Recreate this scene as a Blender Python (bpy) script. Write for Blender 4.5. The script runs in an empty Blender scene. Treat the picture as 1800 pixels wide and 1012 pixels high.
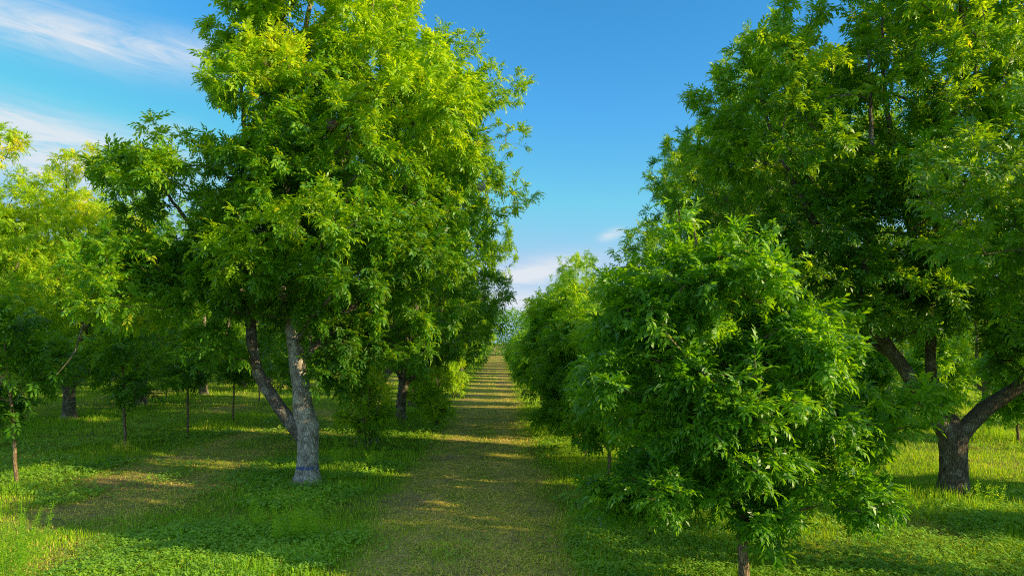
import bpy, math, random
import numpy as np
R = math.radians
PI = math.pi
scene = bpy.context.scene
col = scene.collection

# ------------------------------------------------------------------ camera facts
F = 1200.0 / 1800.0          # focal length in image widths
H = 3.8                      # camera height
VPX, HOR = 876.0, 602.0      # where the alley vanishes in the 1800 x 1012 photograph

SUN_EL = R(21)
SUN_XY = np.array([0.94, -0.34]); SUN_XY /= np.linalg.norm(SUN_XY)

# ------------------------------------------------------------------ helpers
def link(o, parent=None):
    col.objects.link(o)
    if parent is not None:
        o.parent = parent
    return o

def np_mesh(name, verts, faces_list, mats=(), mat_idx=None, attrs=None, smooth=False):
    """faces_list: list of int arrays (n,k); mat_idx: list matching faces_list; attrs: {name: float per vertex}"""
    me = bpy.data.meshes.new(name)
    verts = np.asarray(verts, dtype=np.float32)
    me.vertices.add(len(verts))
    me.vertices.foreach_set('co', verts.ravel())
    loops, starts, mi, off = [], [], [], 0
    for q, f in enumerate(faces_list):
        f = np.asarray(f, dtype=np.int32)
        if f.size == 0:
            continue
        n, k = f.shape
        loops.append(f.ravel())
        starts.append(off + np.arange(n, dtype=np.int32) * k)
        mi.append(np.full(n, 0 if mat_idx is None else mat_idx[q], dtype=np.int32))
        off += n * k
    loops = np.concatenate(loops); starts = np.concatenate(starts); mi = np.concatenate(mi)
    me.loops.add(len(loops)); me.loops.foreach_set('vertex_index', loops)
    me.polygons.add(len(starts)); me.polygons.foreach_set('loop_start', starts)
    me.polygons.foreach_set('material_index', mi)
    for m in mats:
        me.materials.append(m)
    if attrs:
        for an, av in attrs.items():
            a = me.attributes.new(an, 'FLOAT', 'POINT')
            a.data.foreach_set('value', np.asarray(av, dtype=np.float32))
    me.update(calc_edges=True)
    if smooth:
        me.polygons.foreach_set('use_smooth', np.ones(len(starts), dtype=bool))
    return me

def thing(name, label, cat, loc=(0, 0, 0), rz=0.0, group=None, scale=1.0):
    o = bpy.data.objects.new(name, None)
    o.empty_display_size = 0.3
    o.location = loc; o.rotation_euler = (0, 0, rz)
    o.scale = (scale,) * 3 if not isinstance(scale, tuple) else scale
    o['label'] = label; o['category'] = cat
    if group: o['group'] = group
    return link(o)

_rng_n = np.random.default_rng(5)
_LAT = _rng_n.random((256, 256))
def vnoise(x, y, s=1.0, octs=3, seed=0):
    x = np.asarray(x, float) / s + seed * 17.3; y = np.asarray(y, float) / s + seed * 9.1
    out = np.zeros(np.broadcast(x, y).shape); amp = 1.0; tot = 0
    for _ in range(octs):
        xi = np.floor(x).astype(int); yi = np.floor(y).astype(int)
        fx = x - xi; fy = y - yi
        fx = fx * fx * (3 - 2 * fx); fy = fy * fy * (3 - 2 * fy)
        a = _LAT[xi % 256, yi % 256]; b = _LAT[(xi + 1) % 256, yi % 256]
        c = _LAT[xi % 256, (yi + 1) % 256]; d = _LAT[(xi + 1) % 256, (yi + 1) % 256]
        out += amp * ((a * (1 - fx) + b * fx) * (1 - fy) + (c * (1 - fx) + d * fx) * fy)
        tot += amp; amp *= 0.5; x = x * 2.03 + 3.1; y = y * 2.03 + 7.7
    return out / tot

def sstep(a, b, x):
    t = np.clip((x - a) / (b - a), 0, 1)
    return t * t * (3 - 2 * t)

# ------------------------------------------------------------------ materials
def new_mat(name):
    m = bpy.data.materials.new(name); m.use_nodes = True
    nt = m.node_tree; nt.nodes.clear()
    out = nt.nodes.new('ShaderNodeOutputMaterial')
    return m, nt, out

def N(nt, t, **kw):
    n = nt.nodes.new(t)
    for k, v in kw.items(): setattr(n, k, v)
    return n

def ramp(nt, stops, fac=None):
    r = N(nt, 'ShaderNodeValToRGB')
    e = r.color_ramp.elements
    while len(e) < len(stops): e.new(0.5)
    for i, (p, c) in enumerate(stops):
        e[i].position = p; e[i].color = (*c, 1)
    if fac is not None: nt.links.new(fac, r.inputs[0])
    return r

def leaf_material(name, stops, tstops, trans=0.5, gloss=0.008, rough=0.5):
    m, nt, out = new_mat(name); L = nt.links.new
    at = N(nt, 'ShaderNodeAttribute', attribute_name='tint')
    oi = N(nt, 'ShaderNodeObjectInfo')
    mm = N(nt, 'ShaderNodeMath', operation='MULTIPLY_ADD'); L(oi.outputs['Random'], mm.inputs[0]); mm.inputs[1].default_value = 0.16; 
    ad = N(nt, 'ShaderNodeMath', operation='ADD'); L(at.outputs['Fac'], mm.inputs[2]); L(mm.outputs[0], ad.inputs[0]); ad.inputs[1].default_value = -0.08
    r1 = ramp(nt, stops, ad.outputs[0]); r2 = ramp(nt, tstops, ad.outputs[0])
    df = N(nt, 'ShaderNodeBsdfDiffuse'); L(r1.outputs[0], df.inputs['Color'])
    tr = N(nt, 'ShaderNodeBsdfTranslucent'); L(r2.outputs[0], tr.inputs['Color'])
    gl = N(nt, 'ShaderNodeBsdfGlossy'); gl.inputs['Roughness'].default_value = rough; gl.inputs['Color'].default_value = (0.9, 0.95, 1, 1)
    mx = N(nt, 'ShaderNodeAddShader')
    L(df.outputs[0], mx.inputs[0]); L(tr.outputs[0], mx.inputs[1])
    fr = N(nt, 'ShaderNodeLayerWeight'); fr.inputs['Blend'].default_value = 0.35
    fm = N(nt, 'ShaderNodeMath', operation='MULTIPLY_ADD'); L(fr.outputs['Fresnel'], fm.inputs[0]); fm.inputs[1].default_value = 0.06; fm.inputs[2].default_value = gloss
    mg = N(nt, 'ShaderNodeMixShader'); L(fm.outputs[0], mg.inputs[0]); L(mx.outputs[0], mg.inputs[1]); L(gl.outputs[0], mg.inputs[2])
    L(mg.outputs[0], out.inputs[0])
    return m

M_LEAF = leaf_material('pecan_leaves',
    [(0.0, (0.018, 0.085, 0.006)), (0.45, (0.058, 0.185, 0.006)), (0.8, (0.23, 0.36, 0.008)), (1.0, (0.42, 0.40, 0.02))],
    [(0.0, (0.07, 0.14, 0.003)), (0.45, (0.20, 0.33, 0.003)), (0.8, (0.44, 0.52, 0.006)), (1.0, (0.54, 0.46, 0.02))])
M_YLEAF = leaf_material('young_pecan_leaves',
    [(0.0, (0.020, 0.09, 0.004)), (0.45, (0.07, 0.19, 0.004)), (0.8, (0.18, 0.32, 0.006)), (1.0, (0.30, 0.40, 0.02))],
    [(0.0, (0.06, 0.20, 0.003)), (0.45, (0.22, 0.40, 0.003)), (0.8, (0.42, 0.52, 0.005)), (1.0, (0.48, 0.50, 0.02))])
M_GRASS = leaf_material('grass_blades',
    [(0.0, (0.05, 0.16, 0.010)), (0.45, (0.165, 0.325, 0.014)), (0.75, (0.32, 0.42, 0.02)), (1.0, (0.78, 0.56, 0.19))],
    [(0.0, (0.05, 0.16, 0.006)), (0.45, (0.26, 0.37, 0.006)), (0.75, (0.46, 0.46, 0.01)), (1.0, (0.30, 0.24, 0.07))], gloss=0.0, rough=0.6)

def bark_material(name, dark, light, lichen, lich_amt=0.5):
    m, nt, out = new_mat(name); L = nt.links.new
    tc = N(nt, 'ShaderNodeTexCoord')
    mp = N(nt, 'ShaderNodeMapping'); mp.inputs['Scale'].default_value = (9, 9, 2.2); L(tc.outputs['Object'], mp.inputs[0])
    vo = N(nt, 'ShaderNodeTexVoronoi', feature='DISTANCE_TO_EDGE'); vo.inputs['Scale'].default_value = 2.8; L(mp.outputs[0], vo.inputs['Vector'])
    no = N(nt, 'ShaderNodeTexNoise'); no.inputs['Scale'].default_value = 5.0; no.inputs['Detail'].default_value = 8; no.inputs['Roughness'].default_value = 0.7; L(mp.outputs[0], no.inputs['Vector'])
    n2 = N(nt, 'ShaderNodeTexNoise'); n2.inputs['Scale'].default_value = 3.5; n2.inputs['Detail'].default_value = 5; n2.inputs['Roughness'].default_value = 0.65; L(tc.outputs['Object'], n2.inputs['Vector'])
    c1 = ramp(nt, [(0.3, dark), (0.7, light)], no.outputs['Fac'])
    lm = ramp(nt, [(0.62 - 0.3 * lich_amt, (0, 0, 0)), (0.72 - 0.2 * lich_amt, (1, 1, 1))], n2.outputs['Fac'])
    mx = N(nt, 'ShaderNodeMix', data_type='RGBA'); L(lm.outputs[0], mx.inputs[0]); L(c1.outputs[0], mx.inputs[6]); mx.inputs[7].default_value = (*lichen, 1)
    ed = ramp(nt, [(0.0, (0.30, 0.28, 0.26)), (0.22, (1, 1, 1))], vo.outputs['Distance'])
    mu = N(nt, 'ShaderNodeMix', data_type='RGBA', blend_type='MULTIPLY'); mu.inputs[0].default_value = 0.9
    L(mx.outputs[2], mu.inputs[6]); L(ed.outputs[0], mu.inputs[7])
    ao = N(nt, 'ShaderNodeMath', operation='MULTIPLY_ADD'); L(vo.outputs['Distance'], ao.inputs[0]); ao.inputs[1].default_value = 0.8; L(no.outputs['Fac'], ao.inputs[2])
    bp = N(nt, 'ShaderNodeBump'); bp.inputs['Strength'].default_value = 0.8; bp.inputs['Distance'].default_value = 0.04; L(ao.outputs[0], bp.inputs['Height'])
    ps = N(nt, 'ShaderNodeBsdfPrincipled'); ps.inputs['Roughness'].default_value = 0.95; ps.inputs['Specular IOR Level'].default_value = 0.1
    L(mu.outputs[2], ps.inputs['Base Color']); L(bp.outputs[0], ps.inputs['Normal'])
    L(ps.outputs[0], out.inputs[0])
    return m

M_BARK = bark_material('grey_bark', (0.11, 0.095, 0.08), (0.33, 0.29, 0.25), (0.44, 0.42, 0.39), 0.4)
M_BARKD = bark_material('dark_bark', (0.09, 0.075, 0.062), (0.30, 0.26, 0.22), (0.42, 0.39, 0.35), 0.35)
M_BARKP = bark_material('pale_lichen_bark', (0.17, 0.15, 0.13), (0.50, 0.46, 0.41), (0.70, 0.67, 0.62), 0.75)
M_TWIG = bark_material('twig_bark', (0.14, 0.11, 0.09), (0.34, 0.29, 0.24), (0.44, 0.42, 0.40), 0.4)
M_YBARK = bark_material('young_bark', (0.20, 0.14, 0.09), (0.46, 0.35, 0.24), (0.46, 0.40, 0.33), 0.4)

# ------------------------------------------------------------------ pinnate leaf templates
def leaf_template(rng, pairs, L, ll, w, droop):
    vs, qs = [], []
    def rach(t):
        return np.array([L * t, 0, -droop * L * t * t])
    def leaflet(p, ang, length, width, dip, roll):
        d = np.array([math.cos(ang) * math.cos(dip), math.sin(ang) * math.cos(dip), -math.sin(dip)])
        s = np.cross([0, 0, 1.0], d); s /= np.linalg.norm(s)
        n = np.cross(d, s)
        s = s * math.cos(roll) + n * math.sin(roll); n = np.cross(d, s)
        k = len(vs)
        mid = p + d * length * 0.48
        vs.extend([p, mid + s * width * 0.5 + n * width * 0.16, p + d * length - n * length * 0.10, mid - s * width * 0.5 + n * width * 0.16])
        qs.append([k, k + 1, k + 2, k + 3])
    for i in range(pairs):
        t = 0.22 + 0.74 * i / pairs
        size = 0.75 + 0.35 * math.sin(PI * (0.25 + 0.6 * t))
        for sgn in (1, -1):
            a = sgn * (R(58 - 18 * t) + rng.normal(0, 0.14))
            leaflet(rach(t), a, ll * size * rng.uniform(.85, 1.15), w * size, 0.15 + 0.9 * droop * t + rng.normal(0, 0.22), rng.normal(0, 0.4))
    leaflet(rach(0.97), rng.normal(0, 0.15), ll * 1.05, w, 0.35 + 1.3 * droop, rng.normal(0, 0.3))
    return np.array(vs), np.array(qs)

_tr = np.random.default_rng(77)
TPL_FULL = [leaf_template(_tr, p, 0.31, 0.125, 0.048, d) for p, d in ((5, 0.1), (4, 0.25), (5, 0.4), (4, 0.6), (5, 0.5), (4, 0.0))]
TPL_MID = [leaf_template(_tr, 3, 0.33, 0.155, 0.066, d) for d in (0.1, 0.3, 0.5, 0.6)]
TPL_FAR = [leaf_template(_tr, 1, 0.40, 0.26, 0.11, d) for d in (0.3, 0.5, 0.8)]

def place_leaves(rng, P, D, S, tint, tpls):
    """P, D (n,3), S (n), tint (n) -> verts, quads, tint per vertex"""
    n = len(P)
    D = D / np.linalg.norm(D, axis=1, keepdims=True)
    up = np.tile([0, 0, 1.0], (n, 1)) + rng.normal(0, 0.28, (n, 3))
    s = np.cross(up, D); s /= (np.linalg.norm(s, axis=1, keepdims=True) + 1e-9)
    u = np.cross(D, s)
    B = np.stack([D, s, u], axis=2) * S[:, None, None]
    which = rng.integers(0, len(tpls), n)
    V, Q, T = [], [], []; off = 0
    for k, (tv, tq) in enumerate(tpls):
        idx = np.nonzero(which == k)[0]
        if not len(idx): continue
        vv = np.einsum('nij,kj->nki', B[idx], tv) + P[idx][:, None, :]
        m = len(tv)
        V.append(vv.reshape(-1, 3))
        Q.append((tq[None] + (np.arange(len(idx)) * m)[:, None, None] + off).reshape(-1, 4))
        tt = np.repeat(tint[idx], m).reshape(len(idx), m)
        jit = np.repeat(rng.normal(0, 0.05, (len(idx), m // 4)), 4, axis=1)
        T.append((tt + jit).ravel())
        off += len(idx) * m
    return np.concatenate(V), np.concatenate(Q), np.concatenate(T)

# ------------------------------------------------------------------ tubes
def tube(path, radii, sides, rng=None, rough=0.0, cap=True):
    path = np.asarray(path, float); n = len(path)
    tan = np.gradient(path, axis=0)
    tan /= (np.linalg.norm(tan, axis=1, keepdims=True) + 1e-9)
    ref = np.array([1.0, 0.13, 0.0]) if abs(tan[0][0]) < 0.8 else np.array([0, 1.0, 0.2])
    V = []
    a = np.arange(sides) / sides * 2 * PI
    pr = np.zeros(sides)
    if rough and rng is not None:
        pr = sum(rng.normal(0, 1) * np.cos(k * a + rng.uniform(0, 6)) / k for k in ((2, 3, 4, 5) if sides < 30 else (2, 3, 5, 7, 9, 11))) * rough
    for i in range(n):
        s = ref - tan[i] * np.dot(ref, tan[i]); s /= np.linalg.norm(s) + 1e-9; ref = s
        b = np.cross(tan[i], s)
        jit = rng.normal(0, rough * 0.5, sides) if rough and rng is not None else 0
        rr = radii[i] * (1 + pr + jit)
        V.append(path[i] + (np.cos(a) * rr)[:, None] * s + (np.sin(a) * rr)[:, None] * b)
    V = np.concatenate(V)
    i = np.arange(n - 1)[:, None]; j = np.arange(sides)[None]
    q = np.stack([i * sides + j, i * sides + (j + 1) % sides, (i + 1) * sides + (j + 1) % sides, (i + 1) * sides + j], axis=2).reshape(-1, 4)
    return V, q

def smooth_path(pts, radii, step=0.18):
    """Catmull-Rom resample of (pts, radii)"""
    pts = np.asarray(pts, float); radii = np.asarray(radii, float)
    P = np.column_stack([pts, radii])
    P = np.vstack([2 * P[0] - P[1], P, 2 * P[-1] - P[-2]])
    out = []
    for i in range(1, len(P) - 2):
        n = max(2, int(np.linalg.norm(P[i + 1][:3] - P[i][:3]) / step))
        for t in np.arange(n) / n:
            a, b, c, d = P[i - 1], P[i], P[i + 1], P[i + 2]
            out.append(0.5 * ((2 * b) + (c - a) * t + (2 * a - 5 * b + 4 * c - d) * t * t + (3 * b - a - 3 * c + d) * t ** 3))
    out.append(P[-2])
    out = np.array(out)
    return out[:, :3], np.maximum(out[:, 3], 0.004)

# ------------------------------------------------------------------ tree generator
def gen_tree(seed, guides, lobes, n_sub, tips, leaves_per, tpls, leaf_mat, bark, twig, leaf_scale=1.0,
             sub_r=(0.8, 1.4), tint_mid=0.44, tint_top=0.26, zrange=(4, 15), surf=0.75, trunk_sides=18, droop=0.12, min_twig=0.0, keep=None, limb_bark=None):
    """guides: list of (points, radii); the first is the trunk, the others are limbs.
    returns dict(trunk=mesh, limbs=[mesh], crown=mesh)"""
    rng = np.random.default_rng(seed)
    wob = 0.05
    gp = []
    for gi, (p, r) in enumerate(guides):
        pp, rr = smooth_path(p, r, 0.15 if gi == 0 else 0.22)
        w = np.cumsum(rng.normal(0, 0.018, pp.shape), axis=0); w -= np.linspace(0, 1, len(pp))[:, None] * w[-1]
        fade = np.minimum(1, np.arange(len(pp)) / 6)[:, None]
        gp.append((pp + w * fade * (1.0 if gi else 0.5), rr))
    # nodes for growth
    pos = []; plen = []; par = []; grow = []
    root_top = gp[0][0][-1]
    for gi, (pp, rr) in enumerate(gp):
        base = 0 if gi == 0 else 1.0
        L = base + np.concatenate([[0], np.cumsum(np.linalg.norm(np.diff(pp, axis=0), axis=1))])
        st = int(len(pp) * (0.30 if gi else 0.45))
        for i in range(st, len(pp)):
            pos.append(pp[i]); plen.append(L[i]); par.append(-1)
    # sub-lobes on the envelope
    vols = np.array([l[3] * l[4] * l[5] * (l[6] if len(l) > 6 else 1) for l in lobes]) ** 0.75
    subs = []
    tries = 0
    while len(subs) < n_sub and tries < n_sub * 40:
        tries += 1
        l = lobes[rng.choice(len(lobes), p=vols / vols.sum())]
        d = rng.normal(0, 1, 3); d /= np.linalg.norm(d)
        k = rng.uniform(0.25, 1.0) ** 0.5 if rng.random() > surf else rng.uniform(0.78, 1.0)
        c = np.array(l[:3]) + d * np.array(l[3:6]) * k
        r = rng.uniform(*sub_r)
        if any(np.linalg.norm(c - s[0]) < 0.62 * (r + s[1]) * 0.75 for s in subs): continue
        subs.append((c, r, rng.normal(0, 0.10)))
    pts, ct, cen = [], [], []
    per = int(tips / max(1, len(subs)))
    mid = np.mean([s[0] for s in subs], axis=0)
    for c, r, tn in subs:
        k = max(4, int(per * (r / np.mean(sub_r)) ** 2 * rng.uniform(0.6, 1.3)))
        d = rng.normal(0, 1, (k, 3)); d /= np.linalg.norm(d, axis=1, keepdims=True)
        q = rng.uniform(0.2, 1, k) ** 0.4
        p = c + d * (q * r)[:, None] * np.array([1, 1, 0.75])
        pts.append(p); ct.append(np.full(k, tn)); cen.append(np.tile(c, (k, 1)))
    pts = np.concatenate(pts); ct = np.concatenate(ct); cen = np.concatenate(cen)
    if keep is not None:
        kk = keep(pts); pts, ct, cen = pts[kk], ct[kk], cen[kk]
    order = np.argsort(np.linalg.norm(pts - root_top, axis=1) + rng.normal(0, 0.3, len(pts)))
    cap = len(pos) + len(pts) * 8
    POS = np.zeros((cap, 3)); PL = np.zeros(cap); PAR = np.full(cap, -1); n = len(pos)
    POS[:n] = pos; PL[:n] = plen
    tipnode = np.zeros(len(pts), int); tipdir = np.zeros((len(pts), 3))
    for oi in order:
        p = pts[oi]
        dv = p - POS[:n]
        dist = np.linalg.norm(dv, axis=1)
        cost = dist + 0.22 * PL[:n] + 0.25 * np.maximum(0, -dv[:, 2])
        b = int(np.argmin(cost)); d0 = dist[b]
        m = max(1, int(d0 / 0.35))
        prev = b
        side = rng.normal(0, 0.06 * d0, 3)
        for j in range(1, m + 1):
            t = j / m
            q = POS[b] + (p - POS[b]) * t + side * math.sin(PI * t) + np.array([0, 0, 1]) * (droop * d0 * math.sin(PI * t))
            if j < m: q = q + rng.normal(0, 0.02, 3)
            POS[n] = q; PAR[n] = prev; PL[n] = PL[prev] + np.linalg.norm(q - POS[prev]); prev = n; n += 1
        tipnode[oi] = prev
        dd = POS[prev] - POS[PAR[prev]]
        tipdir[oi] = dd / (np.linalg.norm(dd) + 1e-9)
    # pipe radii
    acc = np.zeros(n)
    haschild = np.zeros(n, bool); haschild[PAR[:n][PAR[:n] >= 0]] = True
    acc[:n][~haschild] = 1
    for i in range(n - 1, -1, -1):
        if PAR[i] >= 0: acc[PAR[i]] += acc[i]
    rad = 0.0055 * np.maximum(acc, 1) ** (1 / 2.3)
    # chains
    best = {}
    for i in range(n):
        q = PAR[i]
        if q >= 0 and (q not in best or acc[i] > acc[best[q]]): best[q] = i
    TV, TQ, off = [], [], 0
    for i in range(n):
        q = PAR[i]
        if q < 0: continue
        if best.get(q) == i and PAR[q] >= 0: continue      # continued from its parent's chain
        ch = [q, i]
        while ch[-1] in best: ch.append(best[ch[-1]])
        if rad[i] < min_twig: continue
        rr = rad[ch].copy(); rr[0] = rr[1]
        sd = 8 if rr[0] > 0.05 else (5 if rr[0] > 0.02 else 3)
        v, f = tube(POS[ch], rr, sd)
        TV.append(v); TQ.append(f + off); off += len(v)
    twv = np.concatenate(TV) if TV else np.zeros((0, 3)); twq = np.concatenate(TQ) if TQ else np.zeros((0, 4), int)
    # leaves
    nl = np.maximum(3, rng.poisson(leaves_per, len(pts)))
    idx = np.repeat(np.arange(len(pts)), nl); m = len(idx)
    tp = POS[tipnode[idx]]; td = tipdir[idx]
    P = tp - td * (rng.uniform(0, 1, m) ** 1.3 * 0.42)[:, None]
    rd = rng.normal(0, 1, (m, 3))
    outw = tp - cen[idx]; outw /= np.linalg.norm(outw, axis=1, keepdims=True) + 1e-6
    D = td * 0.45 + rd * 0.62 + outw * 0.35 + np.array([0, 0, 0.12])
    S = leaf_scale * rng.uniform(0.6, 1.3, m)
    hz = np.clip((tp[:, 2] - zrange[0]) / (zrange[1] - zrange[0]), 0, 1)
    tint = tint_mid + tint_top * (hz - 0.4) + ct[idx] + rng.normal(0, 0.07, m) + np.where(rng.random(m) < 0.012, 0.35, 0)  # yellower young tops, with sunlit top and shaded bottom also painted into the tint
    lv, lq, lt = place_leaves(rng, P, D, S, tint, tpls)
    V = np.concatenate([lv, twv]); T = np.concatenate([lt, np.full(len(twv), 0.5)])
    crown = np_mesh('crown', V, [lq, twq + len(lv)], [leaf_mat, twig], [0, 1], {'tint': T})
    out = {'crown': crown, 'limbs': []}
    for gi, (pp, rr) in enumerate(gp):
        big = rr[0] > 0.12
        v, f = tube(pp, rr, trunk_sides if gi == 0 else (12 if big else 8), rng, 0.045 if gi == 0 else (0.04 if big else 0.03))
        me = np_mesh('trunk' if gi == 0 else 'limb', v, [f], [bark if (gi < 2 or limb_bark is None) else limb_bark], smooth=True)
        if gi == 0: out['trunk'] = me
        else: out['limbs'].append(me)
    print('tree', seed, 'tips', len(pts), 'leaves', m, 'faces', len(lq) + len(twq))
    return out

def add_tree(kit, name, label, cat, loc, rz=0.0, group=None, scale=1.0):
    t = thing(name, label, cat, loc, rz, group, scale)
    for nm, me in [('trunk', kit['trunk'])] + [('limb', x) for x in kit['limbs']] + [('crown', kit['crown'])]:
        o = bpy.data.objects.new(nm, me); link(o, t)
    return t

def trunk_guide(h, r, lean=(0, 0), flare=1.45):
    return ([(0, 0, -0.15), (0, 0, 0.06), (0.01, 0, 0.35), (lean[0] * .5, lean[1] * .5, h * .6), (lean[0], lean[1], h), (lean[0], lean[1], h + .35)],
            [r * flare * 1.1, r * flare, r * 1.12, r * 0.98, r * 1.0, r * .6])

def auto_big(seed, lean=(0.0, 0.0), hgt=15.5, rad=4.6, tr=0.33, fork=1.9, tpls=TPL_FULL, n_sub=90, tips=2600, lp=10, low=.26, **kw):
    """a mature pecan: short bole, spreading scaffold limbs and an uneven vase of foliage"""
    rng = np.random.default_rng(seed + 1000)
    g = [trunk_guide(fork, tr, (rng.normal(0, .08), rng.normal(0, .08)))]
    f = np.array(g[0][0][-2])
    lobes = []
    k = 5
    a0 = rng.uniform(0, 6)
    top = np.array([lean[0], lean[1], hgt])
    g.append(([f - [0, 0, .3], f + [0.1, 0.05, 1.6], f * .5 + [lean[0] * .3, lean[1] * .3, hgt * .45], [lean[0] * .7, lean[1] * .7, hgt * .72], top * [1, 1, .95]],
              [tr * .72, tr * .55, tr * .4, tr * .2, .02]))
    lobes.append((lean[0] * .7, lean[1] * .7, hgt * .72, rad * .62, rad * .62, hgt * .29))
    for i in range(k):
        a = a0 + i * 2 * PI / k + rng.normal(0, .25)
        rr = rad * rng.uniform(.72, 1.0); hh = hgt * rng.uniform(.42, .72)
        e = np.array([math.cos(a) * rr * .72 + lean[0] * .4, math.sin(a) * rr * .72 + lean[1] * .4, hh])
        s = f - [0, 0, .35]
        m1 = s + (e - s) * .3 + [math.cos(a) * .5, math.sin(a) * .5, -.2]
        m2 = s + (e - s) * .65 + rng.normal(0, .25, 3)
        g.append(([s, m1, m2, e], [tr * .55, tr * .42, tr * .24, .025]))
        lobes.append((e[0], e[1], e[2] - .2, rad * .48, rad * .48, hgt * rng.uniform(.15, .21)))
        a += 0.5
        lobes.append((math.cos(a) * rad * .62, math.sin(a) * rad * .62, hgt * rng.uniform(low, low + .08), rad * .38, rad * .38, hgt * .10, .7))
    return gen_tree(seed, g, lobes, n_sub, tips, lp, tpls, M_LEAF, M_BARK, M_TWIG, zrange=(3, hgt), **{'leaf_scale': .92, **kw})

def auto_young(seed, hgt=6.0, rad=2.1, base=1.0, tr=0.075, lean=(0, 0), tpls=TPL_FULL, n_sub=34, tips=650, lp=10, ls=1.0, mat=None, **kw):
    rng = np.random.default_rng(seed + 500)
    g = [([(0, 0, -.1), (0, 0, .1), (lean[0] * .1, lean[1] * .1, base), (lean[0] * .5, lean[1] * .5, hgt * .55), (lean[0], lean[1], hgt * .93)],
          [tr * 1.25, tr * 1.1, tr, tr * .55, .012])]
    lobes = [(lean[0] * .4, lean[1] * .4, base + (hgt - base) * .40, rad * .82, rad * .82, (hgt - base) * .38),
             (lean[0] * .8, lean[1] * .8, base + (hgt - base) * .68, rad * .55, rad * .55, (hgt - base) * .32)]
    for i in range(6):
        a = i * 2.4 + rng.uniform(-.3, .3); z = base + (hgt - base) * (.12 + .10 * i)
        rr = rad * rng.uniform(.75, 1.1) * (1 - .14 * i)
        e = np.array([math.cos(a) * rr, math.sin(a) * rr, z + rr * .30])
        s = np.array([lean[0] * .3 * z / hgt, lean[1] * .3 * z / hgt, z])
        g.append(([s, s + (e - s) * .5 + [0, 0, .08], e], [tr * .42, tr * .28, .008]))
        lobes.append((e[0] * .85, e[1] * .85, e[2], rad * .34, rad * .34, rad * .30))
    return gen_tree(seed, g, lobes, n_sub, tips, lp, tpls, mat or M_YLEAF, M_YBARK, M_YBARK, leaf_scale=ls, sub_r=(.42, .72), zrange=(base, hgt), trunk_sides=9, droop=.08, **kw)

# ================================================================== SKY, SUN, CAMERA
w = bpy.data.worlds.new('World'); scene.world = w; w.use_nodes = True
nt = w.node_tree; nt.nodes.clear(); L = nt.links.new
wo = N(nt, 'ShaderNodeOutputWorld'); bg = N(nt, 'ShaderNodeBackground'); bg.inputs['Strength'].default_value = 0.14
sky = N(nt, 'ShaderNodeTexSky', sky_type='NISHITA'); sky.sun_disc = False
sky.sun_elevation = SUN_EL; sky.sun_rotation = math.atan2(SUN_XY[0], SUN_XY[1])
sky.air_density = 1.0; sky.dust_density = 0.1; sky.ozone_density = 4.0; sky.altitude = 50
hs = N(nt, 'ShaderNodeHueSaturation'); hs.inputs['Saturation'].default_value = 1.25; hs.inputs['Value'].default_value = 1.75; hs.inputs['Hue'].default_value = 0.490
L(sky.outputs[0], hs.inputs['Color'])
dk = N(nt, 'ShaderNodeMix', data_type='RGBA', blend_type='DARKEN'); dk.inputs[0].default_value = 1.0
L(hs.outputs[0], dk.inputs[6]); dk.inputs[7].default_value = (2.9, 4.5, 6.2, 1)
tc = N(nt, 'ShaderNodeTexCoord'); sp = N(nt, 'ShaderNodeSeparateXYZ'); L(tc.outputs['Generated'], sp.inputs[0])
def MA(op, a, b=None, c=None):
    n = N(nt, 'ShaderNodeMath', operation=op)
    for i, v in enumerate((a, b, c)):
        if v is None: continue
        if isinstance(v, (int, float)): n.inputs[i].default_value = v
        else: L(v, n.inputs[i])
    return n.outputs[0]
az = MA('ARCTAN2', sp.outputs[0], sp.outputs[1]); el = MA('ARCSINE', sp.outputs[2])
cv = N(nt, 'ShaderNodeCombineXYZ')
L(MA('MULTIPLY', az, 7.0), cv.inputs[0]); L(MA('ADD', MA('MULTIPLY', el, 46.0), MA('MULTIPLY', az, 3.0)), cv.inputs[1])
cn = N(nt, 'ShaderNodeTexNoise'); cn.inputs['Scale'].default_value = 1.0; cn.inputs['Detail'].default_value = 10; cn.inputs['Roughness'].default_value = 0.68; cn.inputs['Distortion'].default_value = 1.0
L(cv.outputs[0], cn.inputs['Vector'])
def cloud(px, py, spx, spy, tilt, amp):
    a0 = math.atan((px - VPX) / 1200); e0 = math.atan((HOR - py) / 1200 * math.cos(a0))
    da = MA('SUBTRACT', az, a0); de = MA('SUBTRACT', MA('SUBTRACT', el, e0), MA('MULTIPLY', da, tilt))
    qa = MA('DIVIDE', da, spx / 1200); qe = MA('DIVIDE', de, spy / 1200)
    g = MA('EXPONENT', MA('MULTIPLY', MA('ADD', MA('MULTIPLY', qa, qa), MA('MULTIPLY', qe, qe)), -0.5))
    return MA('MULTIPLY', g, amp)
cl = None
for c in [(110, 58, 190, 22, -0.02, 1.15), (330, 98, 60, 18, 0.0, 0.95), (60, 240, 130, 24, -0.08, 1.9), (150, 300, 80, 18, 0.0, 2.1), (275, 238, 30, 13, 0.15, 0.9),
          (935, 480, 70, 16, 0.15, 1.4), (915, 530, 70, 18, 0.0, 1.5), (1076, 413, 14, 6, 0.2, 1.2), (20, 15, 160, 25, -0.05, 0.5)]:
    o = cloud(*c); cl = o if cl is None else MA('MAXIMUM', cl, o)
nz = MA('MULTIPLY_ADD', cn.outputs['Fac'], 2.6, -0.62)
cm = N(nt, 'ShaderNodeClamp'); L(MA('MULTIPLY', cl, nz), cm.inputs[0])
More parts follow.
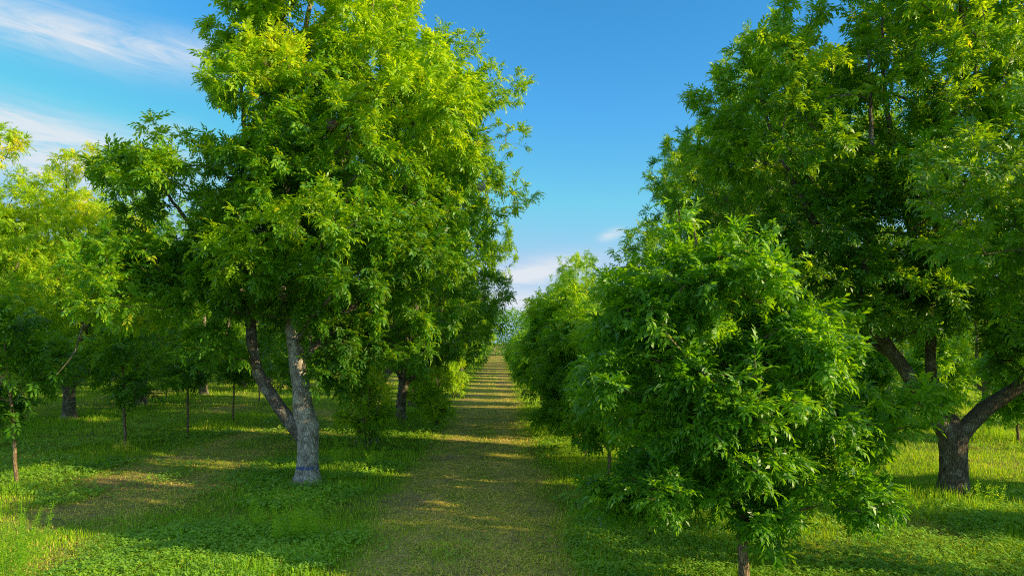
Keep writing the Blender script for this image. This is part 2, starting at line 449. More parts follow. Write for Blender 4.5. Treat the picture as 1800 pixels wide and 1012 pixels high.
mx = N(nt, 'ShaderNodeMix', data_type='RGBA'); L(MA('MULTIPLY', cm.outputs[0], 0.8), mx.inputs[0]); L(dk.outputs[2], mx.inputs[6]); mx.inputs[7].default_value = (6.0, 6.1, 6.3, 1)
# bright cloud veil added out of view behind and above, to warm the shade
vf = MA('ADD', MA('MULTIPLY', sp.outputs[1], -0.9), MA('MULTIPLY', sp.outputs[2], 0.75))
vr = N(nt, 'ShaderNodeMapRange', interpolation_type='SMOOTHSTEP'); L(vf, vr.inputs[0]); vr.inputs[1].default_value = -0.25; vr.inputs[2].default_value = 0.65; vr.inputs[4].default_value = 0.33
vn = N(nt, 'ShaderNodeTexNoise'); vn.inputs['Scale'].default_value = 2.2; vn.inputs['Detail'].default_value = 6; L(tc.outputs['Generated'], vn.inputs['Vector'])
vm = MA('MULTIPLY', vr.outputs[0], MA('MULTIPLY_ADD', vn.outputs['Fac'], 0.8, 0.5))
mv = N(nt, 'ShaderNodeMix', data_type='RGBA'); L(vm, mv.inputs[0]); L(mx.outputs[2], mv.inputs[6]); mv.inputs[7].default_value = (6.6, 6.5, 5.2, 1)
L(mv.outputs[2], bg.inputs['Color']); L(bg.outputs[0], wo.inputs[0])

sd = bpy.data.lights.new('sun', 'SUN'); sd.energy = 5.0; sd.angle = R(0.55); sd.color = (1.52, 1.18, 0.58)
so = bpy.data.objects.new('sun', sd); link(so)
sv = np.array([SUN_XY[0] * math.cos(SUN_EL), SUN_XY[1] * math.cos(SUN_EL), math.sin(SUN_EL)])
import mathutils
so.rotation_euler = mathutils.Vector(sv).to_track_quat('Z', 'Y').to_euler()
so.location = tuple(sv * 60)

cd = bpy.data.cameras.new('camera'); cam = bpy.data.objects.new('camera', cd); link(cam)
cam.location = (0, 0, H); cam.rotation_euler = (R(90), 0, 0)
cd.sensor_width = 36; cd.lens = 36 * F
cd.shift_x = (900 - VPX) / 1800; cd.shift_y = (HOR - 506) / 1800
cd.clip_start = 0.1; cd.clip_end = 5000
scene.camera = cam
scene.view_settings.view_transform = 'Standard'; scene.view_settings.look = 'None'
scene.view_settings.exposure = 0; scene.view_settings.gamma = 1
cy = scene.cycles
cy.max_bounces = 9; cy.diffuse_bounces = 5; cy.transmission_bounces = 5; cy.glossy_bounces = 2; cy.transparent_max_bounces = 4
cy.use_denoising = False; cy.filter_width = 1.05

def at(px, py):
    """ground point seen at this pixel of the photograph"""
    Y = 1200 * H / (py - HOR); return (px - VPX) / 1200 * Y, Y

# ================================================================== GROUND
ALLEYS = [-25.6, -17.35, -9.6, -0.65, 7.6, 15.9, 24.1]
HALF = 1.85
def mown_mask(x, y):
    wob = (vnoise(x, y, 2.2, 3, 1) - .5) * 0.9 + (vnoise(x, y, 9, 2, 2) - .5) * 0.8
    m = 0
    for i, a in enumerate(ALLEYS):
        hw = HALF if i == 3 else 2.1
        s_ = .45 if i == 3 else .9
        q = 1 - sstep(hw - s_, hw + s_, np.abs(x - a) + wob * (0.7 if i == 3 else 1.6))
        if i == 3: q = q * (.78 + .22 * np.exp(-((np.abs(x - a) - .85) / .38) ** 2))
        if i != 3: q = q * (.12 + .62 * sstep(.44, .62, vnoise(x, y * .6, 3.6, 3, 50)))
        m = np.maximum(m, q)
    return m
def dirt_mask(x, y):
    d = sstep(0.62, 0.74, vnoise(x, y, 3.4, 4, 3)) * 0.8
    rag = (vnoise(x, y, 1.4, 4, 61) - .5) * 1.1
    for cx, cy_, rx, ry in ((-13.0, 18.9, 2.6, .9), (-12.2, 22.6, 2.2, .8), (-9.8, 14.8, 1.4, 2.2), (-10.2, 18.6, 1.7, 1.5), (-15.5, 39, 3.0, 2.6), (1.9, 17.0, .7, 1.6), (2.3, 14.0, .8, .9), (-1.8, 22.6, .9, .7)):
        d = np.maximum(d, .92 * sstep(.0, .45, 1 - np.hypot((x - cx) / rx, (y - cy_) / ry) + rag))
    return d
def lush_mask(x, y):
    return sstep(0.35, 0.65, vnoise(x, y, 4.5, 3, 4))
def gz(x, y):
    return (vnoise(x, y, 5, 3, 6) - .5) * 0.10

def ground_material():
    m, nt, out = new_mat('orchard_floor'); L = nt.links.new
    tc = N(nt, 'ShaderNodeTexCoord')
    def noise(sc, det=6, ro=.6, vec=None, dis=0):
        n = N(nt, 'ShaderNodeTexNoise'); n.inputs['Scale'].default_value = sc; n.inputs['Detail'].default_value = det; n.inputs['Roughness'].default_value = ro; n.inputs['Distortion'].default_value = dis
        L(vec or tc.outputs['Object'], n.inputs['Vector']); return n
    am = N(nt, 'ShaderNodeAttribute', attribute_name='mown'); ad = N(nt, 'ShaderNodeAttribute', attribute_name='dirt')
    n1 = noise(1.1, 7, .65); n2 = noise(14, 6, .75); n3 = noise(0.45, 4, .6); n4 = noise(55, 3, .7)
    gr = ramp(nt, [(.25, (.05, .105, .012)), (.5, (.12, .21, .02)), (.75, (.27, .32, .04))], n2.outputs['Fac'])
    st = ramp(nt, [(.30, (.13, .135, .030)), (.5, (.48, .37, .12)), (.70, (.82, .63, .26))], n2.outputs['Fac'])
    gg = ramp(nt, [(.44, (0, 0, 0)), (.66, (1, 1, 1))], n1.outputs['Fac'])
    stg = N(nt, 'ShaderNodeMix', data_type='RGBA'); L(gg.outputs[0], stg.inputs[0]); L(gr.outputs[0], stg.inputs[7]); L(st.outputs[0], stg.inputs[6])
    sm = N(nt, 'ShaderNodeMath', operation='MULTIPLY'); L(gg.outputs[0], sm.inputs[0]); sm.inputs[1].default_value = .75
    L(sm.outputs[0], stg.inputs[0])
    a = N(nt, 'ShaderNodeMix', data_type='RGBA'); L(am.outputs['Fac'], a.inputs[0]); L(gr.outputs[0], a.inputs[6]); L(stg.outputs[2], a.inputs[7])
    di = ramp(nt, [(.3, (.17, .11, .055)), (.7, (.50, .36, .20))], n2.outputs['Fac'])
    b = N(nt, 'ShaderNodeMix', data_type='RGBA'); L(ad.outputs['Fac'], b.inputs[0]); L(a.outputs[2], b.inputs[6]); L(di.outputs[0], b.inputs[7])
    sum_ = N(nt, 'ShaderNodeMath', operation='MULTIPLY_ADD'); L(n4.outputs['Fac'], sum_.inputs[0]); sum_.inputs[1].default_value = .5; L(n2.outputs['Fac'], sum_.inputs[2])
    bp = N(nt, 'ShaderNodeBump'); bp.inputs['Strength'].default_value = .7; bp.inputs['Distance'].default_value = .06; L(sum_.outputs[0], bp.inputs['Height'])
    ps = N(nt, 'ShaderNodeBsdfPrincipled'); ps.inputs['Roughness'].default_value = 1; ps.inputs['Specular IOR Level'].default_value = .05
    L(b.outputs[2], ps.inputs['Base Color']); L(bp.outputs[0], ps.inputs['Normal']); L(ps.outputs[0], out.inputs[0])
    return m
M_GROUND = ground_material()

def sheet(name, xs, ys, dz=0.0, edge=0.0):
    X, Y = np.meshgrid(xs, ys)
    if edge:
        t = (X - xs.mean()) / (np.ptp(xs) / 2)
        X = X + t * (vnoise(X * 0 + np.sign(t) * 40, Y, 1.3, 3, 8) - .5) * edge
    near = (np.abs(X) < 80) & (Y < 230)
    Z = gz(X, Y) * np.where(near, 1, 0) + dz
    nx, ny = len(xs), len(ys)
    i = np.arange(ny - 1)[:, None]; j = np.arange(nx - 1)[None]
    q = np.stack([i * nx + j, i * nx + j + 1, (i + 1) * nx + j + 1, (i + 1) * nx + j], axis=2).reshape(-1, 4)
    mo = mown_mask(X, Y) * (1 if True else 0); di = dirt_mask(X, Y) * (0.35 + 0.65 * mo)
    me = np_mesh(name, np.column_stack([X.ravel(), Y.ravel(), Z.ravel()]), [q], [M_GROUND], attrs={'mown': mo.ravel(), 'dirt': di.ravel()}, smooth=True)
    o = bpy.data.objects.new(name, me); o['kind'] = 'structure'; return link(o)

xs = np.concatenate([np.linspace(-2500, -80, 12)[:-1], np.arange(-80, -30, 1.0), np.arange(-30, 30, .25), np.arange(30, 80, 1.0), np.linspace(80, 2500, 12)])
ys = np.concatenate([np.linspace(-2500, -20, 12)[:-1], np.arange(-20, 8, 1.0), np.arange(8, 60, .25), np.arange(60, 230, .8), np.linspace(230, 3500, 14)])
sheet('ground', xs, ys)
for i, a in enumerate(ALLEYS):
    if i not in (2, 3, 4): continue
    hw = HALF if i == 3 else 2.1
    sheet('path', np.linspace(a - hw, a + hw, 17 if i == 3 else 11), np.concatenate([np.arange(2, 60, .25), np.arange(60, 186, .8)]), 0.006, 0.8)

# ------------------------------------------------------------------ grass, one uncountable mass each
def visible(x, y, pad=1.5):
    l = (0 - VPX) / 1200 * y - pad; r = (1800 - VPX) / 1200 * y + pad
    return (x > l) & (x < r)

rg = np.random.default_rng(11)
def scatter(y0, y1, dens, rng=rg):
    l = -0.73 * y1 - 2; r = 0.77 * y1 + 2
    n = int((r - l) * (y1 - y0) * dens)
    x = rng.uniform(l, r, n); y = rng.uniform(y0, y1, n)
    k = visible(x, y); return x[k], y[k]

def blades(x, y, h, wd, tint, lean=0.45, rng=rg):
    n = len(x); a = rng.uniform(0, 2 * PI, n); b = a + rng.normal(PI / 2, .5, n)
    z = gz(x, y) - 0.01
    wx, wy = np.cos(a) * wd / 2, np.sin(a) * wd / 2
    ln = np.abs(rng.normal(0, lean, n)) * h
    lx, ly = np.cos(b) * ln, np.sin(b) * ln
    v0 = np.column_stack([x - wx, y - wy, z]); v1 = np.column_stack([x + wx, y + wy, z])
    v2 = np.column_stack([x + wx * .8 + lx * .35, y + wy * .8 + ly * .35, z + h * .6]); v3 = np.column_stack([x - wx * .8 + lx * .35, y - wy * .8 + ly * .35, z + h * .6])
    v4 = np.column_stack([x + lx, y + ly, z + h * np.sqrt(np.maximum(.15, 1 - np.minimum(ln / h, .9) ** 2))])
    V = np.stack([v0, v1, v2, v3, v4], axis=1).reshape(-1, 3)
    o = np.arange(n)[:, None] * 5
    return V, o + np.array([0, 1, 2, 3]), o + np.array([3, 2, 4]), np.repeat(tint, 5)

GV, GQ, GT, GA, off = [], [], [], [], 0
for (y0, y1, dens, sc) in [(7, 15, 620, 1.0), (15, 24, 330, 1.2), (24, 40, 130, 1.6), (40, 75, 30, 2.4), (75, 190, 5, 4.0)]:
    x, y = scatter(y0, y1, dens)
    mo = mown_mask(x, y); di = dirt_mask(x, y); lu = lush_mask(x, y)
    keep = rg.random(len(x)) < (1 - .20 * mo) * (1 - .8 * di * (.35 + .65 * mo))
    x, y, mo, lu = x[keep], y[keep], mo[keep], lu[keep]
    cl_ = vnoise(x, y, .7, 2, 9)
    h = (0.05 + 0.13 * lu * cl_ + 0.07 * cl_) * (1 - .65 * mo) * rg.uniform(.6, 1.35, len(x)) * (1 + .25 * (sc - 1))
    for rx_ in (-21.5, -13.1, -5.0, 3.3, 11.5, 19.8):
        h = h * (1 + 1.3 * np.exp(-((x - rx_) / 1.3) ** 2) * sstep(.42, .62, vnoise(x, y, 1.7, 3, 44)) * sstep(12.5, 16, y))
    tint = 0.40 + .28 * (vnoise(x, y, 1.6, 3, 12) - .5) * 2 * .6 + rg.normal(0, .09, len(x)) + mo * .16
    dry = rg.random(len(x)) < (.04 + .52 * mo * sstep(.40, .62, vnoise(x, y, 1.3, 3, 14)))
    tint = np.where(dry, rg.uniform(.82, 1.0, len(x)), np.minimum(tint, .78))
    V, q, t, a = blades(x, y, h, (0.008 + .004 * rg.random(len(x))) * sc, tint, .55)
    GV.append(V); GQ.append(q + off); GT.append(t + off); GA.append(a); off += len(V)
me = np_mesh('grass', np.concatenate(GV), [np.concatenate(GQ), np.concatenate(GT)], [M_GRASS], [0, 0], {'tint': np.concatenate(GA)})
o = link(bpy.data.objects.new('grass', me)); o['kind'] = 'stuff'; o['label'] = 'green orchard grass growing in strips below the tree rows'; o['category'] = 'grass'

# mown straw lying on the alleys
SV, SQ, SA, off = [], [], [], 0
for (y0, y1, dens, sc) in [(7, 16, 620, 1.1), (16, 28, 280, 1.5), (28, 60, 60, 2.4), (60, 150, 9, 4.2)]:
    x, y = scatter(y0, y1, dens)
    k = rg.random(len(x)) < mown_mask(x, y) * (.22 + .78 * sstep(.41, .62, vnoise(x, y, 1.1, 3, 20)))
    x, y = x[k], y[k]; n = len(x)
    a = rg.uniform(0, PI, n); ln = rg.uniform(.04, .13, n) * sc ** .7; wd = .004 * sc * rg.uniform(.7, 1.5, n)
    z = gz(x, y) + rg.uniform(.012, .035, n); tz = rg.normal(0, .012, n)
    dx, dy = np.cos(a) * ln / 2, np.sin(a) * ln / 2; px, py = -np.sin(a) * wd, np.cos(a) * wd
    V = np.stack([np.column_stack([x - dx - px, y - dy - py, z - tz]), np.column_stack([x + dx - px, y + dy - py, z + tz]),
                  np.column_stack([x + dx + px, y + dy + py, z + tz]), np.column_stack([x - dx + px, y - dy + py, z - tz])], axis=1).reshape(-1, 3)
    SV.append(V); SQ.append(np.arange(n)[:, None] * 4 + np.arange(4) + off); off += len(V)
    SA.append(np.repeat(np.where(rg.random(n) < .25, rg.uniform(.6, .8, n), rg.uniform(.86, 1, n)), 4))
me = np_mesh('mown_straw', np.concatenate(SV), [np.concatenate(SQ)], [M_GRASS], [0], {'tint': np.concatenate(SA)})
o = link(bpy.data.objects.new('mown_straw', me)); o['kind'] = 'stuff'; o['label'] = 'dry straw clippings lying on the mown alley'; o['category'] = 'straw'

def fallen_twigs():
    rng = np.random.default_rng(123); V, Q, off = [], [], 0
    x, y = scatter(9, 40, .55, rng)
    for a, b in zip(x, y):
        t = rng.uniform(0, 6.28); l = rng.uniform(.12, .5); z = float(gz(a, b)) + .03
        d = np.array([math.cos(t), math.sin(t), 0]) * l / 2; k = np.array([-d[1], d[0], 0]) * rng.normal(0, .25)
        p = np.array([a, b, z]); v, q = tube([p - d, p + k + [0, 0, .02], p + d], [.004 + l * .012, .004 + l * .010, .003], 4)
        V.append(v); Q.append(q + off); off += len(v)
    o = link(bpy.data.objects.new('fallen_twigs', np_mesh('fallen_twigs', np.concatenate(V), [np.concatenate(Q)], [M_TWIG])))
    o['kind'] = 'stuff'; o['label'] = 'small fallen twigs littering the grass and the mown alley'; o['category'] = 'twigs'
fallen_twigs()

# low broadleaf cover: lush trifoliate plants in patches
def clover_patch():
    V, Q, A, off = [], [], [], 0
    for (y0, y1, dens, sc) in [(8, 15, 330, 1), (15, 22, 150, 1.35), (22, 34, 40, 1.8)]:
        x, y = scatter(y0, y1, dens)
        pm = sstep(.44, .60, vnoise(x, y, 3.1, 3, 31))
        pm = np.maximum(pm, sstep(.2, .5, 1 - np.hypot((x + 5.5) / 4.0, (y - 12.0) / 3.2)))
        pm = np.maximum(pm, sstep(.2, .5, 1 - np.hypot((x - 2.6) / 2.2, (y - 12.5) / 4.5)))
        pm = np.maximum(pm, sstep(.2, .5, 1 - np.hypot((x + 4.8) / 2.2, (y - 16.8) / 2.2)))
        k = rg.random(len(x)) < pm * (1 - mown_mask(x, y)) ** 2
        x, y = x[k], y[k]; n = len(x)
        hh = (.05 + .16 * vnoise(x, y, .8, 2, 33)) * rg.uniform(.6, 1.2, n); z = gz(x, y) + hh
        s = rg.uniform(.022, .046, n) * sc
        t0 = rg.uniform(0, 6.28, n); tint = .36 + .5 * (vnoise(x, y, .9, 3, 35) - .5) + rg.normal(0, .07, n)
        for q in range(3):
            a = t0 + q * 2.09; tl = rg.normal(0, .35, n)
            d = np.column_stack([np.cos(a), np.sin(a), tl]); sdv = np.column_stack([-np.sin(a), np.cos(a), rg.normal(0, .25, n)])
            c = np.column_stack([x, y, z]); S_ = s[:, None]
            vv = np.stack([c, c + d * S_ * .9 + sdv * S_ * .55, c + d * S_ * 1.7, c + d * S_ * .9 - sdv * S_ * .55], axis=1).reshape(-1, 3)
            V.append(vv); Q.append(np.arange(n)[:, None] * 4 + np.arange(4) + off); off += len(vv); A.append(np.repeat(tint, 4))
    me = np_mesh('ground_cover', np.concatenate(V), [np.concatenate(Q)], [M_GRASS], [0], {'tint': np.concatenate(A)})
    o = link(bpy.data.objects.new('ground_cover', me)); o['kind'] = 'stuff'; o['label'] = 'low lush clover-like weeds covering the ground beside the alley'; o['category'] = 'ground cover'
clover_patch()

# ================================================================== TREES
ORD = ['first', 'second', 'third', 'fourth', 'fifth', 'sixth', 'seventh', 'eighth', 'ninth', 'tenth', 'eleventh', 'twelfth', 'thirteenth', 'fourteenth',
       'fifteenth', 'sixteenth', 'seventeenth', 'eighteenth', 'nineteenth', 'twentieth', 'twenty-first', 'twenty-second', 'twenty-third', 'twenty-fourth', 'twenty-fifth']
G_L = 'mature pecan trees in the row left of the alley'
G_R = 'mature pecan trees in the row on the right'
G_YR = 'young leafy pecans in the row right of the alley'
G_YL = 'slender young pecans in the left clearing'

# --- the hero tree on the left
T1g = [([(0.0, 0, -.15), (0.0, 0, .06), (0, 0, .4), (-.02, 0, 1.0), (-.02, 0, 1.55), (-.12, 0, 2.1)], [.52, .41, .30, .28, .30, .26]),
       ([(-.10, 0, 1.75), (-.16, .02, 2.6), (-.28, .1, 3.6), (-.52, .1, 4.8), (-.62, 0, 6.5), (-.5, -.1, 8.6), (-.42, -.1, 10.8), (0.0, 0, 13), (.2, 0, 15.3)], [.27, .245, .20, .17, .15, .125, .10, .06, .02]),
       ([(-.05, 0, 1.1), (-.42, 0, 1.65), (-.9, .05, 2.35), (-1.38, .1, 3.15), (-1.62, .2, 4.3), (-2.0, .5, 6.0), (-2.2, .8, 8.5)], [.20, .19, .165, .155, .14, .09, .025]),
       ([(-.22, .05, 3.0), (.3, .3, 3.7), (1.2, .5, 4.8), (2.2, .5, 6.4), (2.7, .4, 8.6), (2.9, .4, 11)], [.16, .14, .12, .10, .07, .02]),
       ([(-.55, .1, 4.9), (.3, -.3, 6.2), (1.0, -.6, 8.0), (1.5, -.6, 10.5), (1.9, -.4, 13)], [.11, .10, .085, .06, .02]),
       ([(-.6, -.05, 6.6), (-1.3, -.3, 8.2), (-1.6, -.4, 10.2), (-1.5, -.3, 12.2)], [.09, .075, .05, .018]),
       ([(-1.6, .15, 4.4), (-2.7, -.6, 5.3), (-3.45, -1.0, 5.5), (-3.95, -1.15, 5.45), (-4.6, -1.3, 4.75), (-5.25, -1.4, 4.15), (-5.5, -1.3, 3.5), (-5.9, -1.4, 3.0)], [.06, .052, .047, .044, .036, .028, .02, .01]),
       ([(-1.75, .3, 5.0), (-2.9, .1, 6.6), (-3.8, -.2, 7.9), (-4.2, -.2, 8.8)], [.08, .06, .035, .012]),
       ([(-.3, .1, 3.8), (.4, -.9, 4.4), (1.2, -1.9, 5.0), (1.6, -2.4, 5.4)], [.07, .055, .035, .012]),
       ([(-.4, -.1, 9.5), (-.55, -.5, 11), (-.6, -.7, 12.6), (-.7, -.7, 14)], [.07, .055, .035, .015])]
T1l = [(.7, 0, 12.4, 2.1, 2.5, 3.9), (1.9, 0, 9.6, 2.6, 2.8, 3.0), (-.75, 0, 9.6, 1.75, 2.5, 2.8), (-2.0, -.5, 4.4, 1.0, .9, .8, .7), (-3.4, -.2, 7.2, 1.7, 2.0, 1.9), (-4.5, -1, 5.2, 1.4, 1.3, 1.2, .6), (-5.4, -1.4, 3.2, .8, .7, .9, .5),
       (1.4, -.6, 6.6, 2.7, 2.6, 2.1), (-1.0, -.3, 6.2, 2.0, 2.6, 1.6), (2.2, 0, 4.6, 1.7, 1.9, 1.1, .7), (1.2, -.7, 3.7, .8, .8, .9, .6), (2.1, -.7, 3.9, 1.1, 1.0, .8, .8), (3.1, -.1, 3.9, .9, .9, .8, .7), (.9, -.4, 2.7, .45, .5, .6, .5), (-4.5, -1.2, 4.7, .9, .6, .5, .6), (-2.8, 0, 4.7, 1.4, 1.5, 1.0, .7)]
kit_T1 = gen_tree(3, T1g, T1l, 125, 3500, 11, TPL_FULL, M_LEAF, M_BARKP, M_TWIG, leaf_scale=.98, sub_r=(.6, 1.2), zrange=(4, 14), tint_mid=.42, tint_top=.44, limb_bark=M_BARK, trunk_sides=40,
                  keep=lambda p: ~((p[:, 0] > -.75) & (p[:, 0] < .3) & (p[:, 1] < .5) & (p[:, 2] < 4.4)))
x, y = at(540, 848)
T1 = add_tree(kit_T1, 'pecan_tree', 'mature pecan with pale forked trunk marked by a faded blue band', 'tree', (x, y, 0), 0, G_L)

# faded blue paint marks round its bole
def paint_marks():
    m, nt, out = new_mat('faded_blue_paint'); L = nt.links.new
    tc = N(nt, 'ShaderNodeTexCoord'); n = N(nt, 'ShaderNodeTexNoise'); n.inputs['Scale'].default_value = 9; n.inputs['Detail'].default_value = 6; L(tc.outputs['Object'], n.inputs['Vector'])
    r = ramp(nt, [(.38, (.30, .32, .36)), (.56, (.05, .10, .30))], n.outputs['Fac'])
    ps = N(nt, 'ShaderNodeBsdfPrincipled'); ps.inputs['Roughness'].default_value = .9; L(r.outputs[0], ps.inputs['Base Color']); L(ps.outputs[0], out.inputs[0])
    rng = np.random.default_rng(8)
    V, Q, off = [], [], 0
    me0 = kit_T1['trunk']; co = np.zeros(len(me0.vertices) * 3, np.float32); me0.vertices.foreach_get('co', co); co = co.reshape(-1, 40, 3)
    k = int(np.argmin(np.abs(co[:, :, 2].mean(1) - .42)))
    c = co[k].mean(0)
    ring = []
    for s in range(40):
        for u in range(2):
            t = u / 2; p = co[k][s] * (1 - t) + co[k][(s + 1) % 40] * t
            p2 = co[k + 1][s] * (1 - t) + co[k + 1][(s + 1) % 40] * t
            ring.append((p, p2))
    for i, (p, p2) in enumerate(ring):
        q, q2 = ring[(i + 1) % len(ring)]
        lo, hi = rng.uniform(0, .35), rng.uniform(.5, 1.1)
        cs = []
        for a, b, t in ((p, p2, lo), (q, q2, lo), (q, q2, hi), (p, p2, hi)):
            e = a + (b - a) * t; d = e - c; d[2] = 0; d /= np.linalg.norm(d); cs.append(e + d * .006)
        V += cs; Q.append([off, off + 1, off + 2, off + 3]); off += 4
    o = bpy.data.objects.new('paint_band', np_mesh('paint_band', V, [np.array(Q)], [m])); o['label'] = 'patchy faded blue paint band around the bole'; link(o, T1)
paint_marks()

# --- the hero tree on the right
R1g = [([(0, 0, -.15), (0, 0, .06), (.01, 0, .45), (.02, 0, 1.0), (.01, .03, 1.5), (-.13, .21, 2.15)], [.50, .40, .33, .31, .31, .12]),
       ([(-.08, 0, 1.3), (-.75, .05, 2.45), (-1.65, .1, 3.7), (-2.35, .2, 4.75), (-3.2, .2, 6.6), (-4.4, .1, 8.7), (-5.0, 0, 10.2)], [.20, .175, .15, .125, .095, .06, .02]),
       ([(.08, 0, 1.35), (.7, -.05, 2.1), (1.35, -.1, 2.6), (2.2, -.3, 3.6), (3.0, -.6, 5.4), (3.4, -.8, 8)], [.22, .195, .17, .135, .095, .03]),
       ([(0, .1, 1.4), (-.22, .3, 2.6), (-.3, .45, 3.6), (-.2, .6, 5.5), (.1, .6, 8.5), (.4, .4, 12), (.6, .3, 14.5)], [.18, .14, .13, .12, .10, .06, .02]),
       ([(-2.35, .2, 4.7), (-2.2, -.2, 6.5), (-2.3, -.6, 8.5), (-2.6, -.8, 10.8)], [.11, .09, .06, .02]),
       ([(-1.4, .1, 3.4), (-2.6, 1.0, 4.4), (-3.8, 1.7, 5.0), (-4.6, 2.0, 5.5)], [.09, .07, .045, .015]),
       ([(-.2, .55, 5.2), (-1.2, 0, 7.2), (-1.8, -.3, 9.6), (-2.0, -.3, 12.2)], [.10, .085, .055, .02]),
       ([(.15, .6, 8.6), (1.3, .2, 10.2), (2.3, 0, 12)], [.08, .055, .02])]
R1l = [(-3.6, 0, 9.2, 2.2, 2.1, 2.5), (-1.6, 0, 11.6, 2.8, 2.4, 2.8), (1.0, .2, 12.4, 3.2, 2.5, 3.2), (2.8, -.6, 8.6, 2.6, 2.2, 3.0), (-2.6, .3, 6.6, 2.2, 2.0, 1.6), (.2, -.2, 7.6, 2.5, 2.2, 2.2),
       (2.8, -.8, 5.2, 2.0, 1.7, 1.6), (-4.4, 1.3, 5.6, 1.3, 1.2, 1.1), (.1, .9, 4.6, 1.3, 1.2, .9, .6), (-.3, -1.0, 5.6, 1.3, 1.0, 1.0, .8), (1.6, -1.2, 4.0, 1.2, 1.0, 1.0, .8),
       (-1.5, -.5, 5.2, 1.3, 1.0, .9, .7), (.4, -1.1, 4.5, .9, .9, .8, .7), (3.2, -.6, 3.7, 1.0, 1.0, .7, .6), (-2.6, -.5, 4.9, .9, .8, .6, .6), (.9, -.9, 3.7, .8, .7, .6, .8)]
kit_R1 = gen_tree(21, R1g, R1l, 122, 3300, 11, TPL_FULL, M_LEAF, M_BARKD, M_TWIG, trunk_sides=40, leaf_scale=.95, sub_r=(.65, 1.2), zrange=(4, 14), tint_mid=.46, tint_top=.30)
x, y = at(1676, 865)
add_tree(kit_R1, 'pecan_tree', 'mature pecan on the right with stout grey trunk splitting low into a wide fork', 'tree', (x, y, 0), 0, G_R)

# --- generic mature pecans
kit_BY = auto_big(46, (.2, 0), 14.0, 5.2, .31, tint_mid=.68)  # raised tint puts the sunlit look of these crowns into the leaf colour
kit_B = [auto_big(41, (1.6, 0), 16.3, 5.6, .30), auto_big(42, (0.6, .3), 15.0, 5.6, .31), auto_big(43, (-.5, -.4), 14.0, 5.0, .30), auto_big(44, (.2, .2), 14.5, 5.0, .30, fork=2.4, low=.46), auto_big(45, (-1.0, 0), 14.8, 5.6, .30, fork=2.4, low=.42, n_sub=105, tips=3000)]
kit_M = [auto_big(51, (.5, 0), 14.6, 5.0, .30, tpls=TPL_MID, tips=1600, lp=8, n_sub=80, low=.22, fork=1.6, min_twig=.009, leaf_scale=1.05),
         auto_big(52, (-.4, .4), 13.4, 4.7, .28, tpls=TPL_MID, tips=1500, lp=8, n_sub=75, low=.22, fork=1.6, min_twig=.009, leaf_scale=1.05)]
kit_F = [auto_big(61, (.3, 0), 14.0, 4.9, .30, tpls=TPL_FAR, tips=1050, lp=7, n_sub=64, low=.17, min_twig=.012, leaf_scale=1.25, trunk_sides=9),
         auto_big(62, (-.3, .2), 13.0, 4.6, .28, tpls=TPL_FAR, tips=1050, lp=7, n_sub=64, low=.17, min_twig=.012, leaf_scale=1.25, trunk_sides=9)]
# --- young pecans
Y1g = [([(0, 0, -.1), (0, 0, .1), (-.03, 0, .9), (-.12, 0, 2.2), (-.35, .05, 3.6), (-.62, .05, 4.8), (-.8, 0, 5.7)], [.10, .085, .072, .06, .045, .028, .01])]
for b, m_, e in (((-.03, 0, .95), (.5, -.3, 1.2), (1.1, -.5, 1.45)), ((-.05, 0, 1.2), (-.6, -.3, 1.5), (-1.4, -.5, 1.8)), ((-.08, 0, 1.6), (.8, 0, 2.1), (2.3, .2, 2.8)), ((-.1, 0, 1.9), (-.9, .3, 2.4), (-1.9, .4, 3.1)),
                ((-.15, 0, 2.4), (.5, -.6, 2.9), (1.0, -.9, 3.3)), ((-.2, 0, 2.8), (-.8, -.6, 3.3), (-1.4, -.9, 3.9)), ((-.3, 0, 3.3), (.3, .2, 4.0), (.85, .3, 4.6)), ((-.4, 0, 3.9), (-1.0, .2, 4.5), (-1.6, .3, 5.0)), ((-.5, 0, 4.3), (-.1, -.2, 4.9), (.2, -.3, 5.4))):
    Y1g.append(([b, m_, e], [.034, .024, .007]))
Y1l = [(-.8, 0, 5.3, .45, .5, .7), (0, 0, 4.6, .9, .9, .8), (-1.0, .2, 4.3, .95, .9, .8), (.5, -.2, 3.6, .9, 1.0, .7), (-1.4, 0, 3.1, 1.0, 1.0, .8), (0, -.4, 2.6, 1.3, 1.0, .9), (1.3, 0, 2.5, .8, .9, .5), (2.3, .2, 2.75, .55, .5, .32),
       (1.0, -.2, 1.6, .8, .9, .4), (-1.0, -.2, 1.8, 1.0, 1.0, .5), (.2, -.3, 1.4, .7, .7, .35), (-1.8, .3, 4.6, .35, .4, .4), (-1.6, -.2, 1.5, .7, .7, .35), (.3, -.3, 5.2, .3, .3, .35)]
kit_Y1 = gen_tree(71, Y1g, Y1l, 125, 1900, 9, TPL_FULL, M_YLEAF, M_YBARK, M_YBARK, leaf_scale=.77, sub_r=(.24, .52), surf=.85, zrange=(1, 6), trunk_sides=12, droop=.08, tint_mid=.35, tint_top=.2,
                  keep=lambda p: vnoise(p[:, 0] + p[:, 1] * .7, p[:, 2] * 1.2 + p[:, 1] * .5, .8, 2, 70) > .41)
kit_Y = [auto_young(72, 6.2, 2.1, .7, .07, (.3, 0), n_sub=52, tips=950, lp=9), auto_young(73, 5.6, 1.9, .9, .06, (-.2, .1), tpls=TPL_MID, n_sub=44, tips=650, lp=8)]
kit_S = [auto_young(81, 4.9, 1.25, 1.7, .045, (.15, .1), tpls=TPL_FULL, n_sub=18, tips=210, lp=8, mat=M_LEAF, tint_mid=.34),
         auto_young(82, 4.4, 1.1, 1.9, .04, (-.2, 0), tpls=TPL_FULL, n_sub=15, tips=170, lp=8, mat=M_LEAF, tint_mid=.34)]
